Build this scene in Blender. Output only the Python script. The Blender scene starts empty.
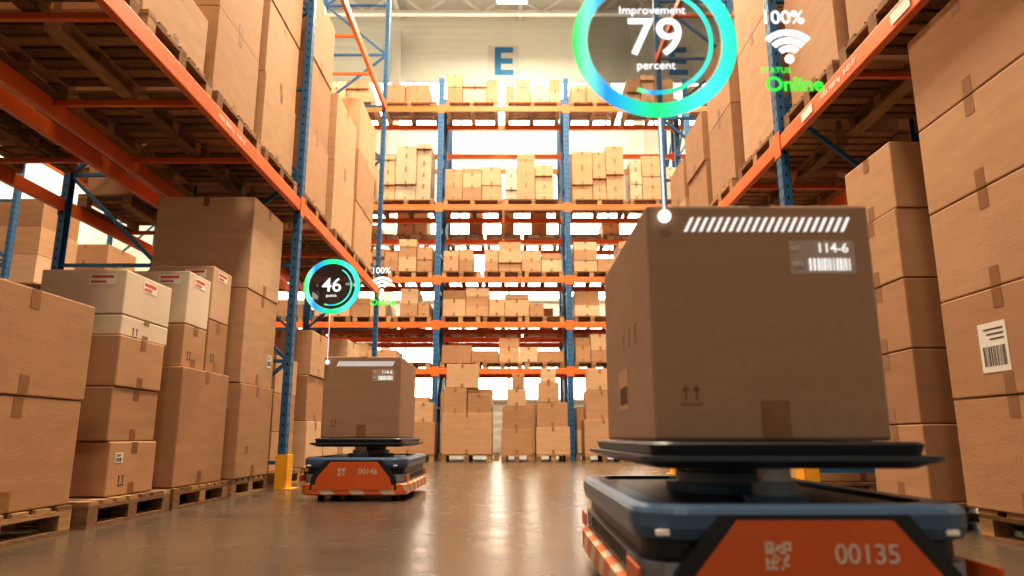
import bpy, bmesh, math, random
from mathutils import Vector, Matrix
random.seed(7)
scene = bpy.context.scene
COL = scene.collection

# ------------------------------------------------------------------ materials
MATS = {}
def new_mat(name):
    m = bpy.data.materials.new(name); m.use_nodes = True
    nt = m.node_tree; b = nt.nodes['Principled BSDF']
    MATS[name] = m
    return m, nt, b

def noise_mat(name, col, var=0.12, scale=4.0, rough=0.6, bump=0.0, bscale=60.0, metallic=0.0, stretch=(1,1,1), detail=4):
    m, nt, b = new_mat(name)
    tc = nt.nodes.new('ShaderNodeTexCoord'); mp = nt.nodes.new('ShaderNodeMapping')
    mp.inputs['Scale'].default_value = stretch
    nt.links.new(tc.outputs['Object'], mp.inputs['Vector'])
    n = nt.nodes.new('ShaderNodeTexNoise'); n.inputs['Scale'].default_value = scale; n.inputs['Detail'].default_value = detail
    nt.links.new(mp.outputs[0], n.inputs['Vector'])
    r = nt.nodes.new('ShaderNodeValToRGB')
    r.color_ramp.elements[0].position = 0.3; r.color_ramp.elements[1].position = 0.7
    r.color_ramp.elements[0].color = (col[0]*(1-var), col[1]*(1-var), col[2]*(1-var), 1)
    r.color_ramp.elements[1].color = (min(1,col[0]*(1+var)), min(1,col[1]*(1+var)), min(1,col[2]*(1+var)), 1)
    nt.links.new(n.outputs['Fac'], r.inputs[0]); nt.links.new(r.outputs[0], b.inputs['Base Color'])
    b.inputs['Roughness'].default_value = rough; b.inputs['Metallic'].default_value = metallic
    if bump > 0:
        n2 = nt.nodes.new('ShaderNodeTexNoise'); n2.inputs['Scale'].default_value = bscale
        nt.links.new(mp.outputs[0], n2.inputs['Vector'])
        bp = nt.nodes.new('ShaderNodeBump'); bp.inputs['Strength'].default_value = bump; bp.inputs['Distance'].default_value = 0.01
        nt.links.new(n2.outputs['Fac'], bp.inputs['Height']); nt.links.new(bp.outputs[0], b.inputs['Normal'])
    return m

CARD = []
for i, c in enumerate([(.44,.255,.14),(.38,.212,.112),(.50,.31,.18),(.33,.18,.092),(.56,.385,.25)]):
    CARD.append(noise_mat('cardboard_%d' % i, c, 0.07, 3.0, 0.75, 0.12, 40, stretch=(1,1,5)))
CARD_ROBOT = noise_mat('cardboard_carried', (.36,.23,.148), 0.06, 3.0, 0.72, 0.1, 40, stretch=(1,1,5))  # darker cardboard; shade on the camera-facing side put into the colour
TAPE = noise_mat('packing_tape', (.25,.125,.055), 0.08, 8, 0.35)
SEAM = noise_mat('cardboard_seam', (.12,.06,.03), 0.1, 8, 0.9)
PAPER = noise_mat('label_paper', (.75,.73,.68), 0.04, 10, 0.6)
INK = noise_mat('label_ink', (.03,.03,.035), 0.1, 10, 0.6)
REDINK = noise_mat('red_ink', (.6,.08,.05), 0.1, 10, 0.6)
WOOD = noise_mat('pallet_wood', (.36,.21,.10), 0.28, 6, 0.8, 0.3, 30, stretch=(3,1,8))
WOOD2 = noise_mat('pallet_wood_dark', (.20,.11,.052), 0.28, 6, 0.85, 0.3, 30, stretch=(1,3,8))
ORANGE = noise_mat('rack_orange_paint', (.70,.15,.03), 0.10, 2, 0.42, 0.03, 30)
BLUE = noise_mat('rack_blue_paint', (.025,.12,.27), 0.12, 2, 0.42, 0.03, 30)
HOLE = noise_mat('rack_hole_dark', (.008,.012,.02), 0.1, 5, 0.9)
YELLOW = noise_mat('guard_yellow', (.80,.40,.03), 0.1, 4, 0.45)
STEEL = noise_mat('galvanised_steel', (.35,.36,.37), 0.1, 8, 0.35, metallic=0.8)
WHITEP = noise_mat('white_structure_paint', (.62,.63,.60), 0.06, 2, 0.5)
WRAP = noise_mat('pale_packaging', (.45,.34,.23), 0.12, 3, 0.3)
WHITEBOX = noise_mat('white_packaging', (.52,.46,.38), 0.06, 3, 0.5)
PALECARD = noise_mat('pale_cardboard', (.66,.55,.43), 0.05, 3, 0.6, .08, 40)

def wall_material(name, col, axis_scale):
    m, nt, b = new_mat(name)
    tc = nt.nodes.new('ShaderNodeTexCoord')
    w = nt.nodes.new('ShaderNodeTexWave'); w.wave_type='BANDS'; w.bands_direction=axis_scale[0]; w.inputs['Scale'].default_value=axis_scale[1]
    w.inputs['Distortion'].default_value=0
    nt.links.new(tc.outputs['Object'], w.inputs['Vector'])
    n = nt.nodes.new('ShaderNodeTexNoise'); n.inputs['Scale'].default_value=0.5
    nt.links.new(tc.outputs['Object'], n.inputs['Vector'])
    r = nt.nodes.new('ShaderNodeValToRGB')
    r.color_ramp.elements[0].color=(col[0]*.88,col[1]*.88,col[2]*.88,1); r.color_ramp.elements[1].color=(col[0],col[1],col[2],1)
    nt.links.new(n.outputs['Fac'], r.inputs[0]); nt.links.new(r.outputs[0], b.inputs['Base Color'])
    bp = nt.nodes.new('ShaderNodeBump'); bp.inputs['Strength'].default_value=.25; bp.inputs['Distance'].default_value=.03
    nt.links.new(w.outputs['Fac'], bp.inputs['Height']); nt.links.new(bp.outputs[0], b.inputs['Normal'])
    b.inputs['Roughness'].default_value=.6
    return m
WALL = wall_material('wall_panel', (.80,.84,.78), ('Z', 1.2))
CEIL = wall_material('ceiling_deck', (.55,.55,.50), ('X', 2.0))

m, nt, b = new_mat('polished_concrete'); FLOOR = m
tc = nt.nodes.new('ShaderNodeTexCoord')
n1 = nt.nodes.new('ShaderNodeTexNoise'); n1.inputs['Scale'].default_value=.7; n1.inputs['Detail'].default_value=8
n2 = nt.nodes.new('ShaderNodeTexNoise'); n2.inputs['Scale'].default_value=5; n2.inputs['Detail'].default_value=3
nt.links.new(tc.outputs['Object'], n1.inputs['Vector']); nt.links.new(tc.outputs['Object'], n2.inputs['Vector'])
r = nt.nodes.new('ShaderNodeValToRGB'); r.color_ramp.elements[0].position=.3; r.color_ramp.elements[1].position=.72
r.color_ramp.elements[0].color=(.070,.050,.035,1); r.color_ramp.elements[1].color=(.120,.088,.062,1)
nt.links.new(n1.outputs['Fac'], r.inputs[0]); nt.links.new(r.outputs[0], b.inputs['Base Color'])
mr = nt.nodes.new('ShaderNodeMapRange'); mr.inputs[3].default_value=.17; mr.inputs[4].default_value=.33
nt.links.new(n2.outputs['Fac'], mr.inputs[0]); nt.links.new(mr.outputs[0], b.inputs['Roughness'])
b.inputs['Specular IOR Level'].default_value=.5; b.inputs['Specular Tint'].default_value=(1,.86,.70,1)
bp = nt.nodes.new('ShaderNodeBump'); bp.inputs['Strength'].default_value=.02; bp.inputs['Distance'].default_value=.01
nt.links.new(n2.outputs['Fac'], bp.inputs['Height']); nt.links.new(bp.outputs[0], b.inputs['Normal'])

def emis(name, col, s):
    m, nt, b = new_mat(name)
    b.inputs['Base Color'].default_value=(0,0,0,1); b.inputs['Roughness'].default_value=.6
    b.inputs['Emission Color'].default_value=(*col,1); b.inputs['Emission Strength'].default_value=s
    return m
GLASS = emis('daylit_window_glass', (1,.89,.71), 6.0)
LAMPG = emis('added_lamp_diffuser', (1,.92,.8), 6.0)  # glow of the added, unseen lamps
HWHITE = emis('overlay_white', (1,1,1), 1.1)  # glowing colour for the overlay graphics
HGREEN = emis('overlay_green', (.04,.85,.06), 1.0)
HWHITE2=emis('luminous_white_print',(1,.97,.93),.72)  # white box print, no lamp; its glow is put into the material
PRINTW = noise_mat('white_print', (.92,.90,.87), 0.03, 10, 0.6)
def overlay_grad():
    m, nt, b = new_mat('overlay_ring_gradient')
    tc = nt.nodes.new('ShaderNodeTexCoord'); sx = nt.nodes.new('ShaderNodeSeparateXYZ')
    nt.links.new(tc.outputs['Generated'], sx.inputs[0])
    r = nt.nodes.new('ShaderNodeValToRGB'); e = r.color_ramp.elements
    e[0].position=0; e[0].color=(.02,.85,.10,1); e[1].position=1; e[1].color=(.02,.85,.50,1)
    k=e.new(.08); k.color=(.25,.95,.55,1); k=e.new(.20); k.color=(.02,.30,.85,1); k=e.new(.5); k.color=(.02,.85,.22,1); k=e.new(.8); k.color=(.08,.85,.80,1)
    nt.links.new(sx.outputs['X'], r.inputs[0])
    b.inputs['Base Color'].default_value=(0,0,0,1)
    nt.links.new(r.outputs[0], b.inputs['Emission Color']); b.inputs['Emission Strength'].default_value=.95
    return m
HRING = overlay_grad()
def glassy(name, col, alpha):
    m, nt, b = new_mat(name); b.inputs['Base Color'].default_value=(*col,1); b.inputs['Alpha'].default_value=alpha
    b.inputs['Roughness'].default_value=.7; b.inputs['Specular IOR Level'].default_value=0
    return m
HDISK = glassy('overlay_disk', (.07,.055,.05), .40)
HDISK2 = glassy('overlay_disk_dense', (.07,.06,.06), .80)
FROST = glassy('frosted_label', (.8,.75,.7), .28)

RB_BLUE = noise_mat('robot_blue_shell', (.060,.120,.215), 0.06, 3, 0.32)
RB_LIGHT = noise_mat('robot_greyblue_panel', (.26,.30,.35), 0.05, 3, 0.4)
RB_DARK = noise_mat('robot_black_plastic', (.018,.021,.028), 0.15, 5, 0.38)
RB_PLATE = noise_mat('robot_lift_plate', (.06,.068,.082), 0.1, 5, 0.33, metallic=.3)
RB_ORANGE = noise_mat('robot_orange_panel', (.62,.13,.03), 0.05, 3, 0.4)
RB_LIGHT2=noise_mat('robot_print', (.66,.55,.47), .03, 10, .6)
RUBBER = noise_mat('rubber', (.02,.02,.02), 0.1, 10, 0.8)
def hazard():
    m, nt, b = new_mat('hazard_stripes')
    tc = nt.nodes.new('ShaderNodeTexCoord')
    w = nt.nodes.new('ShaderNodeTexWave'); w.bands_direction='DIAGONAL'; w.inputs['Scale'].default_value=2.6; w.inputs['Distortion'].default_value=0
    nt.links.new(tc.outputs['Object'], w.inputs['Vector'])
    r = nt.nodes.new('ShaderNodeValToRGB'); r.color_ramp.interpolation='CONSTANT'
    r.color_ramp.elements[0].color=(.65,.17,.04,1); r.color_ramp.elements[1].position=.6; r.color_ramp.elements[1].color=(.65,.55,.42,1)
    nt.links.new(w.outputs['Fac'], r.inputs[0]); nt.links.new(r.outputs[0], b.inputs['Base Color']); b.inputs['Roughness'].default_value=.45
    return m
HAZ = hazard()

# ------------------------------------------------------------------ mesh builder
class MB:
    def __init__(s): s.bm = bmesh.new(); s.mats = []
    def mi(s, mat):
        if mat not in s.mats: s.mats.append(mat)
        return s.mats.index(mat)
    def box(s, x0,x1,y0,y1,z0,z1, mat, bev=0, rot=0):
        cs = [(x,y,z) for z in (z0,z1) for x,y in ((x0,y0),(x1,y0),(x1,y1),(x0,y1))]
        if rot:
            cx,cy=(x0+x1)/2,(y0+y1)/2; c,sn=math.cos(rot),math.sin(rot)
            cs=[(cx+(x-cx)*c-(y-cy)*sn, cy+(x-cx)*sn+(y-cy)*c, z) for x,y,z in cs]
        v=[s.bm.verts.new(c) for c in cs]
        fs=[s.bm.faces.new([v[i] for i in f]) for f in ((3,2,1,0),(4,5,6,7),(0,1,5,4),(1,2,6,5),(2,3,7,6),(3,0,4,7))]
        k=s.mi(mat)
        for f in fs: f.material_index=k
        if bev:
            es=list({e for f in fs for e in f.edges})
            r=bmesh.ops.bevel(s.bm, geom=es, offset=bev, segments=2, affect='EDGES', profile=.5, material=k)
        return s
    def strut(s, p0, p1, w, mat):
        p0=Vector(p0); p1=Vector(p1); d=(p1-p0); L=d.length; q=d.to_track_quat('Z','Y').to_matrix()
        v=[]
        for z in (0,L):
            for a,b in ((-w,-w),(w,-w),(w,w),(-w,w)):
                v.append(s.bm.verts.new(p0+q@Vector((a/2,b/2,z))))
        k=s.mi(mat)
        for f in ((3,2,1,0),(4,5,6,7),(0,1,5,4),(1,2,6,5),(2,3,7,6),(3,0,4,7)):
            s.bm.faces.new([v[i] for i in f]).material_index=k
    def loft(s, rings, mats, cap0=True, cap1=True, capmat=None):
        R=[[s.bm.verts.new(p) for p in ring] for ring in rings]; n=len(R[0])
        for i in range(len(R)-1):
            k=s.mi(mats[i])
            for j in range(n):
                f=s.bm.faces.new((R[i][j],R[i][(j+1)%n],R[i+1][(j+1)%n],R[i+1][j])); f.material_index=k
        if cap0: s.bm.faces.new(R[0][::-1]).material_index=s.mi(mats[0])
        if cap1: s.bm.faces.new(R[-1]).material_index=s.mi(capmat or mats[-1])
    def cyl(s, c, r, h, mat, axis='Z', n=32):
        rings=[]
        for t in (0,h):
            ring=[]
            for i in range(n):
                a=2*math.pi*i/n; u,w=r*math.cos(a),r*math.sin(a)
                if axis=='Z': ring.append((c[0]+u,c[1]+w,c[2]+t))
                elif axis=='Y': ring.append((c[0]+u,c[1]+t,c[2]+w))
                else: ring.append((c[0]+t,c[1]+u,c[2]+w))
            rings.append(ring)
        s.loft(rings,[mat])
    def prism_xz(s, pts, y0, y1, mat):
        s.loft([[(x,y0,z) for x,z in pts],[(x,y1,z) for x,z in pts]],[mat])
    def obj(s, name, parent=None, loc=(0,0,0), smooth=False):
        bmesh.ops.recalc_face_normals(s.bm, faces=s.bm.faces)
        me=bpy.data.meshes.new(name); s.bm.to_mesh(me); s.bm.free()
        for m in s.mats: me.materials.append(m)
        if smooth:
            for p in me.polygons: p.use_smooth=True
        o=bpy.data.objects.new(name, me); COL.objects.link(o); o.location=loc
        if parent: o.parent=parent
        return o

def empty(name, loc=(0,0,0)):
    e=bpy.data.objects.new(name,None); COL.objects.link(e); e.location=loc; e.empty_display_size=.2; return e

def text(name, body, size, loc, mat, parent=None, rot=(math.pi/2,0,0), ext=.0006, align='CENTER', bold=0.0):
    cu=bpy.data.curves.new(name,'FONT'); cu.body=body; cu.size=size; cu.align_x=align; cu.align_y='CENTER'
    cu.extrude=ext; cu.offset=bold; cu.materials.append(mat)
    o=bpy.data.objects.new(name,cu); COL.objects.link(o); o.location=loc; o.rotation_euler=rot
    if parent: o.parent=parent
    return o

# ------------------------------------------------------------------ room
XL,XR,YB,YF,ZC = -13.0, 12.0, 23.0, -8.0, 15.7
MB().box(XL-.2,XR+.2,YF,YB+.2,-.2,0,FLOOR).obj('floor')
MB().box(XL-.2,XR+.2,YB,YB+.2,0,ZC,WALL).obj('wall_back')
MB().box(XL-.2,XL,YF,YB,0,ZC,WALL).obj('wall_left')
MB().box(XR,XR+.2,YF,YB,0,ZC,WALL).obj('wall_right')
MB().box(XL-.2,XR+.2,YF,YB+.2,ZC,ZC+.2,CEIL).obj('ceiling')
def window_back(n, x0,x1,z0,z1, step):
    w=MB(); y=YB-.005
    w.box(x0,x1,y-.03,y,z0,z1,GLASS)
    w.box(x0-.08,x1+.08,y-.1,y,z0-.08,z0,WHITEP); w.box(x0-.08,x1+.08,y-.1,y,z1,z1+.08,WHITEP)
    x=x0
    while x<x1+.01:
        w.box(x-.04,x+.04,y-.1,y-.03,z0,z1,WHITEP); x+=step
    return w.obj('window_%d'%n)
window_back(1,-8.6,8.4,11.2,12.85,1.7)
window_back(2,-8.6,8.4,5.0,8.0,1.7)
window_back(3,-8.6,8.4,1.7,4.2,1.7)
w=MB(); w.box(XL+.005,XL+.035,11,22,8.6,10.0,GLASS); 
for yy in range(11,23): w.box(XL+.035,XL+.1,yy-.05,yy+.05,8.6,10.0,WHITEP)
w.box(XL+.005,XL+.1,11,22,8.5,8.6,WHITEP); w.box(XL+.005,XL+.1,11,22,10.0,10.1,WHITEP); w.obj('window_4')

t=MB()
for yy in (2,9,16,21.6):
    t.box(XL,XR,yy-.12,yy+.12,ZC-.12,ZC,WHITEP); t.box(XL,XR,yy-.1,yy+.1,ZC-1.0,ZC-.88,WHITEP)
    x=XL
    up=True
    while x<XR-.5:
        a=ZC-.95 if up else ZC-.1; c=ZC-.1 if up else ZC-.95
        t.strut((x,yy,a),(x+1.0,yy,c),.08,WHITEP); x+=1.0; up=not up
for xx in (-9,-4.1,0.3,4.6,9): t.box(xx-.06,xx+.06,YF,YB,ZC-.3,ZC-.12,WHITEP)
t.obj('roof_truss')
for xx in (-8.9,-4.1,4.4,9.0):
    c=MB(); y=YB-.35
    c.box(xx-.15,xx+.15,y-.12,y-.09,0,ZC-1.0,WHITEP); c.box(xx-.15,xx+.15,y+.09,y+.12,0,ZC-1.0,WHITEP); c.box(xx-.015,xx+.015,y-.09,y+.09,0,ZC-1,WHITEP)
    c.obj('steel_column')
SIGNB=noise_mat('sign_blue',(.02,.20,.46),.05,3,.5)
for sx in (-.32,5.95):
    s=MB(); s.box(sx-.55,sx+.55,YB-.04,YB-.002,12.99,14.35,WHITEP); so=s.obj('bay_sign')
    text('letter_e','E',1.5,(sx,YB-.05,13.67),SIGNB,so,bold=.04)

# ------------------------------------------------------------------ lamps: unseen fixtures added to light racks and aisle
for i,(x,y) in enumerate([(0,-3),(0,2.5),(0,7.5),(0,13.4),(-8,6),(-8,14),(7.5,6),(7.5,14),(0,19.6)]):
    zz=12.4 if i<8 else 14.0
    f=MB(); f.box(x-.5,x+.5,y-.35,y+.35,zz,zz+.15,WHITEP,.02); f.box(x-.46,x+.46,y-.31,y+.31,zz-.015,zz,LAMPG)
    f.strut((x-.3,y,zz+.15),(x-.3,y,ZC-.01),.02,STEEL); f.strut((x+.3,y,zz+.15),(x+.3,y,ZC-.01),.02,STEEL)
    fo=f.obj('added_bay_lamp')
    l=bpy.data.lights.new('added_lamp_light','AREA'); l.shape='RECTANGLE'; l.size=1.4; l.size_y=.9; l.energy=(320,620,900,800,800,900,650,900,500)[i]; l.color=(1,.82,.60)
    lo=bpy.data.objects.new('added_lamp_light',l); COL.objects.link(lo); lo.location=(x,y,zz-.04); lo.parent=fo

# ------------------------------------------------------------------ pallets and boxes
def pallet(mb, x0,y0,z0,w=1.2,d=.8,along='X'):
    W=[WOOD,WOOD2]
    n=7
    for i in range(n):
        bw=d/n*.72; y=y0+i*(d-bw)/(n-1)
        mb.box(x0,x0+w,y,y+bw,z0+.122,z0+.144,random.choice(W))
    for i in range(3):
        x=x0+i*(w-.1)/2
        mb.box(x,x+.1,y0,y0+d,z0+.1,z0+.122,random.choice(W))
        for j in range(3):
            y=y0+j*(d-.1)/2
            mb.box(x,x+.1,y,y+.1,z0+.022,z0+.1,random.choice(W))
        mb.box(x,x+.1,y0,y0+d,z0,z0+.022,random.choice(W))

def carton(mb,x0,x1,y0,y1,z0,z1,mat=None,rot=0,bev=.006,tape=True,side=0):
    mat=mat or random.choice(CARD)
    mb.box(x0,x1,y0,y1,z0,z1,mat,bev,rot)
    if tape and not rot:
        e=.0015; cx=(x0+x1)/2; h=(z1-z0)
        tw=.025
        for (a,b_) in ((z1-min(.09,h*.2),z1-.004),(z0+.004,z0+min(.09,h*.2))):
            mb.box(cx-tw,cx+tw,y0-e,y0+.0005,a,b_,TAPE)
        if side:
            cy=(y0+y1)/2; X=x1 if side>0 else x0
            for (a,b_) in ((z1-min(.1,h*.22),z1-.004),(z0+.004,z0+min(.1,h*.22))):
                mb.box(min(X,X+side*e),max(X,X+side*e),cy-.035,cy+.035,a,b_,TAPE)

def box_obj(name,x0,x1,y0,y1,z0,z1,mat=None,side=0,label=None,seam=True,arrows=False,red=False):
    mb=MB(); carton(mb,x0,x1,y0,y1,z0,z1,mat,0,.008,not red,side)
    e=.002
    if red:
        zc=z1-.065
        xs=(x0+x1)/2+.12
        mb.box(xs-.085,xs+.085,y0-e,y0,zc-.035,zc+.035,PAPER)
        mb.box(xs-.07,xs+.07,y0-e*1.5,y0-e,zc+.008,zc+.026,REDINK); mb.box(xs-.07,xs+.03,y0-e*1.5,y0-e,zc-.022,zc-.008,REDINK)
        ys=(y0+y1)/2; 
        mb.box(x1,x1+e,ys-.09,ys+.09,zc-.035,zc+.035,PAPER)
        mb.box(x1+e,x1+e*1.5,ys-.075,ys+.075,zc+.006,zc+.026,REDINK); mb.box(x1+e,x1+e*1.5,ys-.075,ys+.02,zc-.024,zc-.008,REDINK)
    if side:
        X=x1 if side>0 else x0
        a,b_=(X,X+e) if side>0 else (X-e,X)
        if label:
            ly,lz,lw,lh=label
            y=y0+ly*(y1-y0); z=z0+lz*(z1-z0)
            mb.box(a,b_,y-lw/2,y+lw/2,z-lh/2,z+lh/2,PAPER)
            a2,b2=(b_,b_+.001) if side>0 else (a-.001,a)
            yy=y-lw*.4
            while yy<y+lw*.38:
                ww=random.choice((.003,.005,.008)); mb.box(a2,b2,yy,yy+ww,z-lh*.38,z+lh*.02,INK); yy+=ww+random.choice((.004,.007))
            for k in range(3): mb.box(a2,b2,y-lw*.4,y+lw*(.1+.1*k),z+lh*(.15+.1*k),z+lh*(.18+.1*k),INK)
        if arrows:
            y=y0+.28*(y1-y0); z=z0+.3*(z1-z0)
            for dy in (-.022,.022):
                mb.box(a,b_,y+dy-.003,y+dy+.003,z-.025,z+.015,SEAM); mb.box(a,b_,y+dy-.010,y+dy+.010,z+.015,z+.022,SEAM)
            mb.box(a,b_,y-.035,y+.035,z-.036,z-.031,SEAM)
    return mb.obj(name)

G=.004
def stack_obj(x0,x1,y0,y1,zs,mats=None,side=0,labels=None,jit=.012,red=()):
    for i in range(len(zs)-1):
        j=random.uniform(-jit,jit); k=random.uniform(-jit,jit)
        box_obj('cardboard_box',x0+j,x1+j,y0+k,y1+k,zs[i]+G,zs[i+1],mats[i] if mats else None,side,(labels or {}).get(i),arrows=(i==0 and random.random()<.7),red=i in red)

def pal_obj(x0,y0,z0=0,w=1.1,d=1.0):
    m=MB(); pallet(m,x0,y0,z0,w,d); m.obj('wooden_pallet')

Z0=.144
C=CARD
# --- left floor row
pal_obj(-3.45,2.75,0,1.1,1.15); pal_obj(-3.45,4.05,0,1.1,.95); pal_obj(-3.45,5.05,0,1.1,.95); pal_obj(-3.45,6.08,0,1.1,.88)
stack_obj(-3.0,-2.36,2.9,3.90,[Z0,.69,1.22],[C[1],C[1]],1,{})
stack_obj(-3.42,-3.06,3.2,3.85,[Z0,.7,1.2,1.62],[C[3]]*3,1)
stack_obj(-2.9,-2.42,4.3,4.86,[Z0,.47,.80,1.12],[C[0],C[1],C[0]],1,{0:(.2,.7,.08,.06)})
stack_obj(-2.98,-2.44,4.32,4.92,[1.12,1.25,1.54],[PALECARD,PALECARD],1,{},.0,red=(1,))
stack_obj(-3.42,-3.0,4.1,4.8,[Z0,.6,1.05],None,1)
box_obj('cardboard_box',-3.1,-2.38,5.08,5.92,Z0+G,1.0,C[1],1)
stack_obj(-2.95,-2.42,5.12,5.5,[1.0,1.32,1.72],[C[0],PALECARD],1,{},.0,red=(1,))
stack_obj(-2.95,-2.42,5.53,5.9,[1.0,1.42,1.86],[C[1],C[4]],1,{},.0,red=(1,))
stack_obj(-3.25,-2.36,6.12,6.94,[Z0,.96,1.80,2.66],[C[0],C[2],C[4]],1,{1:(.85,.3,.12,.12)},.01)
stack_obj(-3.42,-3.0,5.05,5.6,[1.01,1.3],None,1)
for (y,h) in ((3.0,1.7),(3.9,1.9),(4.8,1.5),(5.7,1.75),(6.4,1.2)):
    n=int(h/.42)
    pal_obj(-4.75,y-.05,0,1.0,.86 if y<6 else .6)
    stack_obj(-4.6,-3.9,y,y+(.72 if y<6 else .5),[Z0+i*(h-Z0)/n for i in range(n+1)],[C[3]]*n,1)
for (y,x1,h,n) in ((7.4,-2.5,1.35,3),(8.3,-2.4,1.75,3),(9.2,-2.42,1.4,3),(10.2,-2.4,1.9,4)):
    pal_obj(-3.4,y-.05,0,1.0,.85)
    stack_obj(-3.2,x1,y,y+.74,[Z0+i*(h-Z0)/n for i in range(n+1)],None,1)
# --- right floor row
pal_obj(2.36,2.3,0,1.1,1.4); pal_obj(2.36,3.98,0,1.1,.85)
stack_obj(2.34,3.1,2.86,3.76,[Z0,.69,1.21,1.71,2.21,2.78],[C[1],C[1],C[0],C[0],C[1]],-1,{1:(.58,.45,.2,.24)},.004)
stack_obj(2.34,3.1,2.32,2.83,[Z0,.69,1.21,1.71,2.21],[C[1],C[2],C[1],C[0]],-1,None,.004)
stack_obj(2.32,3.1,4.03,4.62,[Z0,.57,1.0,1.42,1.85,2.28],[C[1],C[3],C[1],C[0],C[0]],-1,{2:(.8,.6,.08,.1)},.01)
for (y,h,n) in ((5.8,1.4,3),(6.7,1.8,4),(7.6,1.5,3),(8.6,1.9,4)):
    pal_obj(2.36,y-.05,0,1.05,.85)
    stack_obj(2.42,3.2,y,y+.74,[Z0+i*(h-Z0)/n for i in range(n+1)],None,-1)

# ------------------------------------------------------------------ racks
def post(mb, x, y, H, face, w=.10, d=.07):
    t=.006
    fx,fy=face
    if fx:
        xf=x; xb=x-fx*d
        a,b=min(xf,xf-fx*t),max(xf,xf-fx*t); mb.box(a,b,y-w/2,y+w/2,.0,H,BLUE)
        a,b=min(xf-fx*t,xb),max(xf-fx*t,xb)
        mb.box(a,b,y-w/2,y-w/2+t,0,H,BLUE); mb.box(a,b,y+w/2-t,y+w/2,0,H,BLUE)
        z=.1
        while z<H-.1:
            for dy in (-.027,.027):
                mb.box(min(xf,xf+fx*.001),max(xf,xf+fx*.001),y+dy-.006,y+dy+.006,z,z+.03,HOLE)
            mb.box(xf-fx*.035-.008,xf-fx*.035+.008,y-w/2-.001,y-w/2,z,z+.03,HOLE)
            z+=.1
        mb.box(min(xf+fx*.02,xb-fx*.02),max(xf+fx*.02,xb-fx*.02),y-w/2-.02,y+w/2+.02,0,.012,BLUE)
    else:
        yf=y; yb=y-fy*d
        a,b=min(yf,yf-fy*t),max(yf,yf-fy*t); mb.box(x-w/2,x+w/2,a,b,0,H,BLUE)
        a,b=min(yf-fy*t,yb),max(yf-fy*t,yb)
        mb.box(x-w/2,x-w/2+t,a,b,0,H,BLUE); mb.box(x+w/2-t,x+w/2,a,b,0,H,BLUE)
        z=.1
        while z<H-.1:
            for dx in (-.027,.027):
                mb.box(x+dx-.008,x+dx+.008,min(yf,yf+fy*.001),max(yf,yf+fy*.001),z,z+.05,HOLE)
            z+=.12
def frame_x(mb, xa, xb, y, H):
    s=1 if xa>xb else -1
    post(mb,xa,y,H,(s,0)); post(mb,xb,y,H,(-s,0))
    z=.25; flip=False
    while z+1.0<H:
        mb.strut((xa-s*.04,y,z),(xb+s*.04,y,z),.035,BLUE)
        mb.strut((xa-s*.04 if flip else xb+s*.04,y,z),(xb+s*.04 if flip else xa-s*.04,y,z+1.0),.035,BLUE)
        flip=not flip; z+=1.0
def frame_y(mb, x, ya, yb, H):
    post(mb,x,ya,H,(0,-1),w=.13); post(mb,x,yb,H,(0,1),w=.13)
    z=.25; flip=False
    while z+.9<H:
        mb.strut((x,ya+.04,z),(x,yb-.04,z),.04,BLUE)
        mb.strut((x,ya+.04 if flip else yb-.04,z),(x,yb-.04 if flip else ya+.04,z+.9),.04,BLUE)
        flip=not flip; z+=.9
def beam_y(mb,x,s,y0,y1,z,h=.13):
    a,b=(x-.055,x-.002) if s>0 else (x+.002,x+.055)
    mb.box(a,b,y0+.05,y1-.05,z-h,z,ORANGE,.006)
    for yy in (y0,y1):
        e=.052 if yy==y0 else -.052
        q=(x,x+.006) if s>0 else (x-.006,x)
        mb.box(q[0],q[1],min(yy,yy+e*1.2),max(yy,yy+e*1.2),z-h-.05,z+.04,ORANGE)
def beam_x(mb,y,x0,x1,z,h=.13,front=-1):
    a,b=(y+.002,y+.055) if front<0 else (y-.055,y-.002)
    mb.box(x0+.05,x1-.05,a,b,z-h,z,ORANGE,.006)
    q=(y-.006,y) if front<0 else (y,y+.006)
    for xx,e in ((x0,.09),(x1,-.09)):
        mb.box(min(xx,xx+e),max(xx,xx+e),q[0],q[1],z-h-.05,z+.04,ORANGE)

def side_rack(xa,xb,posts,levels,H):
    mb=MB()
    for y in posts: frame_x(mb,xa,xb,y,H)
    s=1 if xa>xb else -1
    for i in range(len(posts)-1):
        for z in levels:
            beam_y(mb,xa,s,posts[i],posts[i+1],z); beam_y(mb,xb,-s,posts[i],posts[i+1],z)
            yy=posts[i]+1.1
            while yy<posts[i+1]-.5:
                mb.box(min(xa-s*.06,xb+s*.06),max(xa-s*.06,xb+s*.06),yy-.02,yy+.02,z-.05,z-.01,ORANGE); yy+=1.1
    return mb.obj('pallet_rack')
LV=[2.96,6.3,8.9]
LP=[2.62,7.1,11.5]; RP=[1.1,5.5,9.9]
side_rack(-2.23,-3.46,[-1.8]+LP,LV,10.2)
side_rack(-4.78,-3.66,[-1.8]+LP,LV,10.2)
side_rack(2.23,3.46,[-3.3]+RP,LV,10.2)
side_rack(4.78,3.66,[-3.3]+RP,LV,10.2)
side_rack(-8.0,-9.1,[2,6.4,10.8,15.2],[2.9,5.8,8.6],9.2)
text('rack_load_label','MAX 3000 kg   A-04-12',.055,(-2.2295,5.2,2.895),PRINTW,None,rot=(math.pi/2,0,math.pi/2))
text('rack_load_label','MAX 3000 kg   B-02-07',.055,(2.2295,4.4,2.895),PRINTW,None,rot=(math.pi/2,0,-math.pi/2))
for (y,x) in ((4.9,2.2275),(3.6,2.2275)):
    MB().box(x-.001,x,y-.1,y+.1,2.86,2.93,PAPER).obj('rack_location_label')

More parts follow.
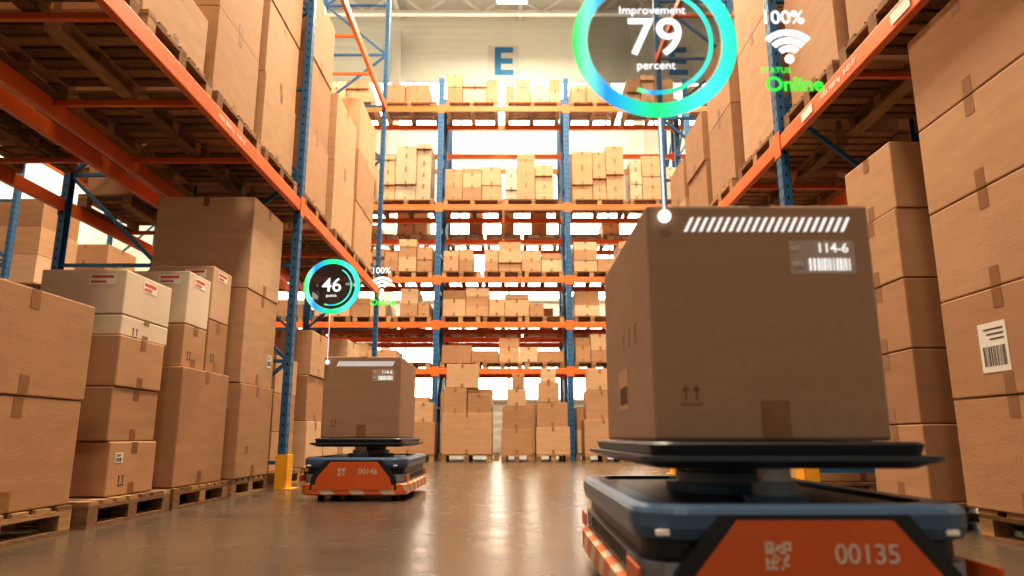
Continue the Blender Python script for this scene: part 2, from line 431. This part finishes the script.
# back racks
BX=[-7.6,-4.66,-1.72,1.31,4.23,7.2]
BLV=[2.0,3.05,4.1,5.85,8.35]
mb=MB()
for x in BX: frame_y(mb,x,15.7,16.8,9.1)
for i in range(len(BX)-1):
    for z in BLV:
        beam_x(mb,15.7,BX[i],BX[i+1],z); beam_x(mb,16.8,BX[i],BX[i+1],z,front=1)
mb.obj('pallet_rack')
mb=MB()
for x in BX: frame_y(mb,x,17.1,18.2,9.1)
for i in range(len(BX)-1):
    for z in (2.9,5.4,7.7):
        beam_x(mb,17.1,BX[i],BX[i+1],z); beam_x(mb,18.2,BX[i],BX[i+1],z,front=1)
mb.obj('pallet_rack')

def guard(x,y,s):
    g=MB(); g.box(min(x+s*.03,x+s*.045),max(x+s*.03,x+s*.045),y-.09,y+.09,0,.33,YELLOW,.005)
    a,b=min(x-s*.07,x+s*.03),max(x-s*.07,x+s*.03)
    g.box(a,b,y-.095,y-.08,0,.33,YELLOW); g.box(a,b,y+.08,y+.095,0,.33,YELLOW)
    g.box(min(x+s*.022,x+s*.1),max(x+s*.022,x+s*.1),y-.14,y+.14,0,.01,YELLOW)
    g.obj('post_guard')
for y in LP: guard(-2.23,y,1)
for y in RP: guard(2.23,y,-1)

# --- loads on side racks
def side_load(name,xs,y0,y1,z,h,n,mats=None,cols=1,side=1):
    mb=MB(); x0,x1=xs; w=x1-x0
    pallet(mb,x0,y0,z+.002,w,y1-y0)
    zb=z+.002+.146; dz=h/n
    for c in range(cols):
        a=y0+.03+(y1-y0-.06)*c/cols; b=y0+.03+(y1-y0-.06)*(c+1)/cols-.008
        for i in range(n):
            j=random.uniform(-.012,.012)
            carton(mb,x0+.06+j,x1-.06+j,a,b,zb+i*dz+.003,zb+(i+1)*dz,mats[i%len(mats)] if mats else None,side=side)
    return mb.obj(name)
LX=(-3.44,-2.26); RX=(2.26,3.44)
brown=[C[1],C[0],C[2]]
for (y0,y1,z,h,n,cols) in ((2.75,3.8,2.96,.9,2,1),(3.9,4.85,2.96,.5,1,1),(4.95,5.9,2.96,1.5,2,1),(6.0,6.98,2.96,2.3,3,1),(7.25,8.3,2.96,2.6,3,1),(8.6,9.8,2.96,1.9,2,1),(9.9,11.2,2.96,2.5,3,1)):
    side_load('pallet_load',LX,y0,y1,z,h,n,[random.choice(brown) for _ in range(3)],cols)
for (y0,y1,h,n) in ((2.8,3.8,1.6,3),(3.9,5.0,1.2,2),(5.1,6.3,1.9,3),(7.3,8.4,2.0,3),(9,10,1.7,3)):
    side_load('pallet_load',(-4.76,-3.68),y0,y1,2.96,h,n)
for (y0,y1,h,n,cols) in ((1.3,2.3,1.0,2,1),(2.4,3.4,.5,1,1),(3.5,4.4,.7,1,1),(4.5,5.4,2.0,2,1),(5.65,6.6,2.4,2,1),(6.8,7.7,1.7,2,1),(7.9,8.8,1.3,2,1),(8.9,9.75,1.1,2,1)):
    side_load('pallet_load',RX,y0,y1,2.96,h,n,[random.choice(brown) for _ in range(3)],cols,-1)
for (y0,y1,h,n) in ((3.4,4.4,1.5,3),(5.7,6.8,1.5,3),(7.2,8.3,1.5,3)):
    side_load('pallet_load',(3.68,4.76),y0,y1,2.96,h,n,None,1,-1)
side_load('pallet_load',LX,7.3,8.3,6.3,1.4,2)
for (y0,y1,h,n) in ((5.8,6.8,1.4,2),(7,8,1.7,3)):
    side_load('pallet_load',RX,y0,y1,6.3,h,n,None,1,-1)
for z in (2.9,5.8):
    for y in (2.6,4.5,7,9.2,11.5,13.5):
        side_load('pallet_load',(-9.08,-8.02),y,y+1.1,z,random.uniform(.8,1.6),3)

# --- loads on back racks
def shelf_fill(x0,x1,y0,y1,z,hmin,hmax,bw=(.3,.5),bh=(.25,.42),mats=None,pal=True,gap=.0):
    mb=MB(); 
    if pal:
        n=max(1,int((x1-x0)/.85)); pw=(x1-x0)/n
        for i in range(n): pallet(mb,x0+i*pw+.02,y0+.02,z+.002,pw-.06,y1-y0-.04)
    zb=z+(.148 if pal else .002)
    x=x0+.05
    while x<x1-.25:
        w=min(random.uniform(*bw),x1-.04-x); H=random.uniform(hmin,hmax)
        if random.random()<gap: x+=w; continue
        zz=zb; mt=random.choice(mats) if mats else None
        while zz<zb+H-.12:
            h=min(random.uniform(*bh),zb+H-zz)
            yo=random.uniform(.02,.1)
            carton(mb,x,x+w-.012,y0+yo,y1-.05,zz+.002,zz+h,mt or random.choice(CARD),bev=.005); zz+=h
        x+=w
    return mb.obj('shelf_boxes')
Y0,Y1=15.72,16.78
pale=[WRAP,WHITEBOX,CARD[4],CARD[2],CARD[0],WRAP]
for i in range(5):
    a,b=BX[i]+.08,BX[i+1]-.08; mid=(a+b)/2
    shelf_fill(a,mid-.05,Y0,Y1,0,1.0,1.6,(.5,.9),(.4,.8)); shelf_fill(mid,b,Y0,Y1,0,.9,1.7,(.4,.8),(.3,.7))
    shelf_fill(a,b,Y0,Y1,2.0,.3,.7,(.3,.7),gap=.25)
    shelf_fill(a,b,Y0,Y1,3.05,.3,.75,(.25,.6),(.2,.4),gap=.25)
    shelf_fill(a,b,Y0,Y1,4.1,.3,.8,(.25,.6),(.2,.35),gap=.25)
    shelf_fill(a,mid,Y0,Y1,5.85,1.1 if i!=2 else .6,1.45 if i!=2 else 1.0,(.3,.5) if i!=2 else (.28,.5),(.25,.5),pale if i!=2 else None,gap=.0)
    shelf_fill(mid,b,Y0,Y1,5.85,.7 if i!=1 else 1.1,1.2 if i!=1 else 1.4,(.28,.5),(.22,.4),pale)
    shelf_fill(a,mid-.1,Y0,Y1,8.35,.4,.8,(.3,.8),(.3,.45)); shelf_fill(mid,b,Y0,Y1,8.35,.45,.85,(.2,.6),(.2,.5))
    for z,h in ((2.9,.8),(5.4,1.0)):
        shelf_fill(a,b,17.12,18.18,z,.3,h,gap=.45)
# floor stacks standing in front of the back rack
for (x0,x1,h,m_) in ((-1.45,-.42,.98,C[0]),(-.22,.42,.66,C[1]),(.5,1.2,.70,C[2]),(-2.7,-1.6,.8,C[1]),(1.5,2.3,.85,C[0])):
    pal_obj(x0-.0,14.72,0,x1-x0,.8); box_obj('cardboard_box',x0,x1,14.76,15.45,Z0+G,h,m_,0)
for (x0,x1,z0,z1,m_) in ((-1.43,-.95,.98,1.5,C[1]),(-.93,-.45,.98,1.38,C[3]),(-1.38,-.72,1.5,2.0,C[2]),(-.2,.38,.66,1.12,C[3]),(.52,1.16,.70,1.2,C[1]),(-.1,.3,1.12,1.48,C[2]),
    (.56,.98,1.2,1.62,C[0]),(.0,.26,1.48,1.8,C[1]),(.62,.92,1.62,1.9,C[4]),(-2.6,-2.1,.8,1.3,C[0]),(-2.05,-1.65,.8,1.2,C[2]),(1.55,2.2,.85,1.45,C[1]),(1.6,2.1,1.45,1.9,C[2])):
    box_obj('cardboard_box',x0,x1,14.8,15.38,z0+G,z1,m_)

# ------------------------------------------------------------------ robots
def rrect(w,l,r,z,n=6,cham=False):
    pts=[]
    for (cx,cy,a0) in ((w/2-r,l/2-r,0),(-w/2+r,l/2-r,90),(-w/2+r,-l/2+r,180),(w/2-r,-l/2+r,270)):
        for i in range(n+1):
            a=math.radians(a0+90*i/n); pts.append((cx+r*math.cos(a),cy+r*math.sin(a),z))
    return pts
def robot(loc, serial):
    e=empty('warehouse_robot',loc)
    W,L=.84,1.40
    b=MB()
    b.loft([rrect(W*.97,L*.98,.10,.045),rrect(W*1.02,L*1.01,.11,.055),rrect(W*1.02,L*1.01,.11,.125),rrect(W*.97,L*.98,.1,.14)],[HAZ,HAZ,HAZ])
    b.obj('bumper_skirt',e)
    b=MB()
    b.loft([rrect(W*.94,L*.96,.10,.135),rrect(W*.97,L*.98,.11,.15),rrect(W*.97,L*.98,.11,.205),rrect(W*.93,L*.95,.10,.212),
            rrect(W*.93,L*.95,.10,.25),rrect(W*.98,L*.985,.11,.258),rrect(W,L,.12,.285),rrect(W,L,.12,.318),rrect(W*.985,L*.99,.115,.33),
            rrect(W*.95,L*.97,.10,.338),rrect(W*.82,L*.88,.08,.338),rrect(W*.80,L*.87,.08,.325)],
           [RB_LIGHT,RB_LIGHT,RB_DARK,RB_DARK,RB_DARK,RB_BLUE,RB_BLUE,RB_BLUE,RB_BLUE,RB_BLUE,RB_DARK],capmat=RB_DARK)
    b.obj('body_shell',e)
    for s in (-1,1):
        y=s*(L/2+.012)
        p=[(-.185,.305),(.185,.305),(.29,.18),(.31,.09),(-.31,.09),(-.29,.18)]
        b=MB(); b.prism_xz(p,min(y,y-s*.05),max(y,y-s*.05),RB_ORANGE); b.obj('orange_panel',e)
        b=MB(); q=[(-.225,.318),(.225,.318),(.335,.185),(.345,.09),(-.345,.09),(-.335,.185)]
        b.prism_xz(q,min(y-s*.006,y-s*.05),max(y-s*.006,y-s*.05),RB_DARK); b.obj('panel_surround',e)
    yf=-L/2-.0135
    rr=random.Random(3); b=MB(); s=.007
    for i in range(9):
        for j in range(9):
            corner=(i<3 and j<3) or (i<3 and j>5) or (i>5 and j>5)
            if (corner and not(i in(1,7) and j in (1,7))) or (not corner and rr.random()<.5):
                b.box(-.125+i*s,-.125+i*s+s*.95,yf,yf+.002,.195+j*s,.195+j*s+s*.95,RB_LIGHT2)
    b.obj('qr_code',e)
    text('serial_number',serial,.062,(.115,yf,.228),RB_LIGHT2,e,bold=.0008)
    b=MB()
    for sx in (-1,1):
        X=sx*(W*.485)
        for k in range(14):
            y=-.42+k*.06
            b.box(min(X,X+sx*.004),max(X,X+sx*.004),y,y+.03,.158,.198,RB_DARK)
        for yy in (-.60,.60):
            b.box(min(sx*W*.5,sx*(W*.5+.006)),max(sx*W*.5,sx*(W*.5+.006)),yy-.12,yy+.06 if yy<0 else yy+.02,.15,.2,RB_ORANGE)
    for sx in (-1,1):
        b.box(sx*.345-.03,sx*.345+.0,-L/2-.002,-L/2+.02,.27,.282,PRINTW)
        b.box(sx*.27-.03,sx*.27+.03,-L/2*.985,-L/2*.985+.02,.155,.2,RB_ORANGE)
    b.obj('side_trim',e)
    b=MB()
    for sx,sy in ((-1,-1),(1,1)):
        b.cyl((sx*W*.40,sy*L*.43,.207),.05,.05,RB_DARK)
    b.obj('laser_scanners',e)
    b=MB()
    for sx in (-1,1):
        b.cyl((sx*.30-.03,0,.085),.085,.06,RUBBER,'X'); b.cyl((sx*.30-.032,0,.085),.045,.064,STEEL,'X')
        for sy in (-.5,.5):
            b.cyl((sx*.30-.02,sy,.04),.04,.04,RUBBER,'X'); b.box(sx*.30-.03,sx*.30+.03,sy-.03,sy+.03,.078,.14,STEEL)
    b.obj('wheels',e)
    b=MB(); b.cyl((0,-.02,.326),.20,.03,RB_BLUE,n=48); b.cyl((0,-.02,.356),.16,.03,RB_LIGHT,n=48); b.cyl((0,-.02,.386),.13,.035,RB_DARK,n=48)
    for sy in (-.46,.46):
        b.cyl((0,sy,.326),.085,.02,RB_BLUE); b.cyl((0,sy,.346),.06,.035,RB_LIGHT); b.cyl((0,sy,.38),.045,.04,STEEL)
    b.obj('lift_mechanism',e,smooth=False)
    b=MB()
    b.loft([rrect(W*.80,L*.86,.05,.420),rrect(W*.93,L*.93,.06,.440),rrect(W*.93,L*.93,.06,.452)],[RB_PLATE,RB_PLATE])
    b.loft([rrect(W*.84,L*.86,.05,.4525),rrect(W*.86,L*.87,.05,.480),rrect(W*.84,L*.86,.05,.487)],[RB_DARK,RB_DARK],capmat=RB_PLATE)
    b.obj('lift_platform',e)
    return e
robot((.72,2.45,0),'00135'); robot((-1.26,6.45,0),'00146')

def carried(x0,x1,y0,y1,z0,z1):
    mb=MB(); carton(mb,x0,x1,y0,y1,z0,z1,CARD_ROBOT,0,.01,False)
    cx=(x0+x1)/2+.01
    mb.box(cx-.04,cx+.04,y0-.0015,y0,z0+.01,z0+.11,TAPE)
    mb.box(cx-.03,cx+.03,y0,y1,z1,z1+.001,TAPE)
    w=x1-x0; h=z1-z0
    X=x0
    mb.box(X-.0015,X,y0+.42,y0+.62,z0+.1,z0+.24,CARD[2])
    for k in range(9): mb.box(X-.0025,X-.0015,y0+.44+k*.018,y0+.448+k*.018,z0+.12,z0+.18,SEAM)
    for k in range(3):
        yy=y0+.25+k*.12
        mb.box(X-.0015,X,yy,yy+.006,z0+.3,z0+.36,TAPE); mb.box(X-.0015,X,yy-.015,yy+.02,z0+.36,z0+.367,TAPE)
    for k in (0,.03):
        a=x0+.09+k
        mb.box(a-.003,a+.003,y0-.0015,y0,z0+.11,z0+.14,TAPE)
        mb.prism_xz([(a-.010,z0+.137),(a+.010,z0+.137),(a,z0+.155)],y0-.0015,y0,TAPE)
    mb.box(x0+.075,x0+.135,y0-.0015,y0,z0+.098,z0+.102,TAPE)
    hx0,hx1=x0+.165*w,x0+.90*w; zt=z1-.04; zb=z1-.083; n=22; st=(hx1-hx0)/n
    for i in range(n):
        a=hx0+i*st
        mb.prism_xz([(a,zb),(a+st*.42,zb),(a+st*.42+.022,zt),(a+.022,zt)],y0-.003,y0-.0005,HWHITE2)
    lx0,lx1=x0+.63*w,x0+.92*w; lz1=z1-.110; lz0=z1-.210
    mb.box(lx0,lx1,y0-.002,y0-.0005,lz0,lz1,FROST)
    x=lx0+.055
    rr=random.Random(5)
    while x<lx1-.015:
        ww=rr.choice((.003,.004,.006)); mb.box(x,x+ww,y0-.004,y0-.002,lz0+.010,lz0+.046,HWHITE2); x+=ww+rr.choice((.004,.006))
    o=mb.obj('cardboard_box')
    text('label_number','114-6',.040,(lx1-.064,y0-.004,lz1-.024),HWHITE2,o,bold=.0003)
    text('label_no','NO',.018,(lx0+.018,y0-.004,lz1-.024),PRINTW,o)
    text('label_reg','REG',.018,(lx0+.022,y0-.004,lz0+.028),PRINTW,o)
    return o
carried(.395,1.048,1.97,2.93,.489,1.17); carried(-1.60,-.945,5.97,6.90,.489,1.17)

# ------------------------------------------------------------------ status overlay graphics, not warehouse parts, modelled as glowing shapes above the boxes
def annulus(mb,r0,r1,a0,a1,mat,cx=0,cz=0,y0=-.002,y1=.002,n=72):
    m=max(3,int(n*(a1-a0)/360)); k=mb.mi(mat)
    P=[]
    for i in range(m+1):
        a=math.radians(a0+(a1-a0)*i/m); c,s=math.cos(a),math.sin(a)
        P.append([mb.bm.verts.new((cx+r*c,y,cz+r*s)) for r,y in ((r0,y0),(r1,y0),(r1,y1),(r0,y1))])
    for i in range(m):
        for j in range(4):
            f=mb.bm.faces.new((P[i][j],P[i][(j+1)%4],P[i+1][(j+1)%4],P[i+1][j])); f.material_index=k
def status_overlay(cx,y,cz,R,dotx,dotz,num,top,bottom,tx,tz,ts,disk):
    e=empty('status_overlay_graphic',(cx,y,cz))
    b=MB(); annulus(b,R*.82,R,0,360,HRING); b.obj('progress_ring',e)
    b=MB(); annulus(b,R*.66,R*.71,-110,60,HRING,y0=-.004,y1=-.001); b.obj('progress_arc',e)
    b=MB(); b.cyl((0,.003,0),R*.81,.001,disk,'Y',48); b.obj('disk',e)
    text('number',num,R*.70,(0,-.006,R*.02),HWHITE,e,bold=R*.004)
    text('caption_top',top,R*.15,(-R*.02,-.006,R*.40),HWHITE,e); text('caption_bottom',bottom,R*.15,(0,-.006,-R*.34),HWHITE,e)
    b=MB(); b.strut((dotx-cx,0,-R),(dotx-cx,0,dotz-cz),R*.014,HWHITE); b.cyl((dotx-cx,-.004,dotz-cz),R*.075,.008,HWHITE,'Y',24); b.obj('pointer_stem',e)
    ox,oz=tx-cx,tz-cz
    b=MB()
    b.cyl((ox,-.002,oz-ts*.42),ts*.13,.004,HWHITE,'Y',20)
    for r in (.33,.58,.83): annulus(b,ts*(r-.085),ts*(r+.085),45,135,HWHITE,ox,oz-ts*.42)
    b.obj('wifi_symbol',e)
    text('battery_text','100%',ts*.58,(ox-ts*.1,0,oz+ts*.88),HWHITE,e,bold=ts*.005)
    text('status_caption','STATUS',ts*.24,(ox-ts*.42,0,oz-ts*.78),HGREEN,e,bold=ts*.002)
    text('status_text','Online',ts*.60,(ox+ts*.08,0,oz-ts*1.22),HGREEN,e,bold=ts*.012)
status_overlay(.440,1.955,1.695,.254,.445,1.13,'79','Improvement','percent',.852,1.68,.108,HDISK)
status_overlay(-1.566,5.95,1.78,.245,-1.57,1.12,'46','','points',-1.13,1.80,.135,HDISK2)

# ------------------------------------------------------------------ world + camera
wd=bpy.data.worlds.new('world'); scene.world=wd; wd.use_nodes=True
bg=wd.node_tree.nodes['Background']; bg.inputs[0].default_value=(1,.86,.70,1); bg.inputs[1].default_value=.29
cd=bpy.data.cameras.new('camera'); cam=bpy.data.objects.new('camera',cd); COL.objects.link(cam)
cam.location=(0,0,.5); cam.rotation_euler=(math.radians(102),0,0); cd.sensor_width=36; cd.lens=24.6
cd.clip_start=.05; cd.clip_end=200
cd.dof.use_dof=True; cd.dof.focus_distance=5.2; cd.dof.aperture_fstop=1.9
scene.camera=cam
scene.view_settings.view_transform='Standard'
try: scene.view_settings.look='Medium High Contrast'
except Exception: pass
scene.view_settings.exposure=0.3
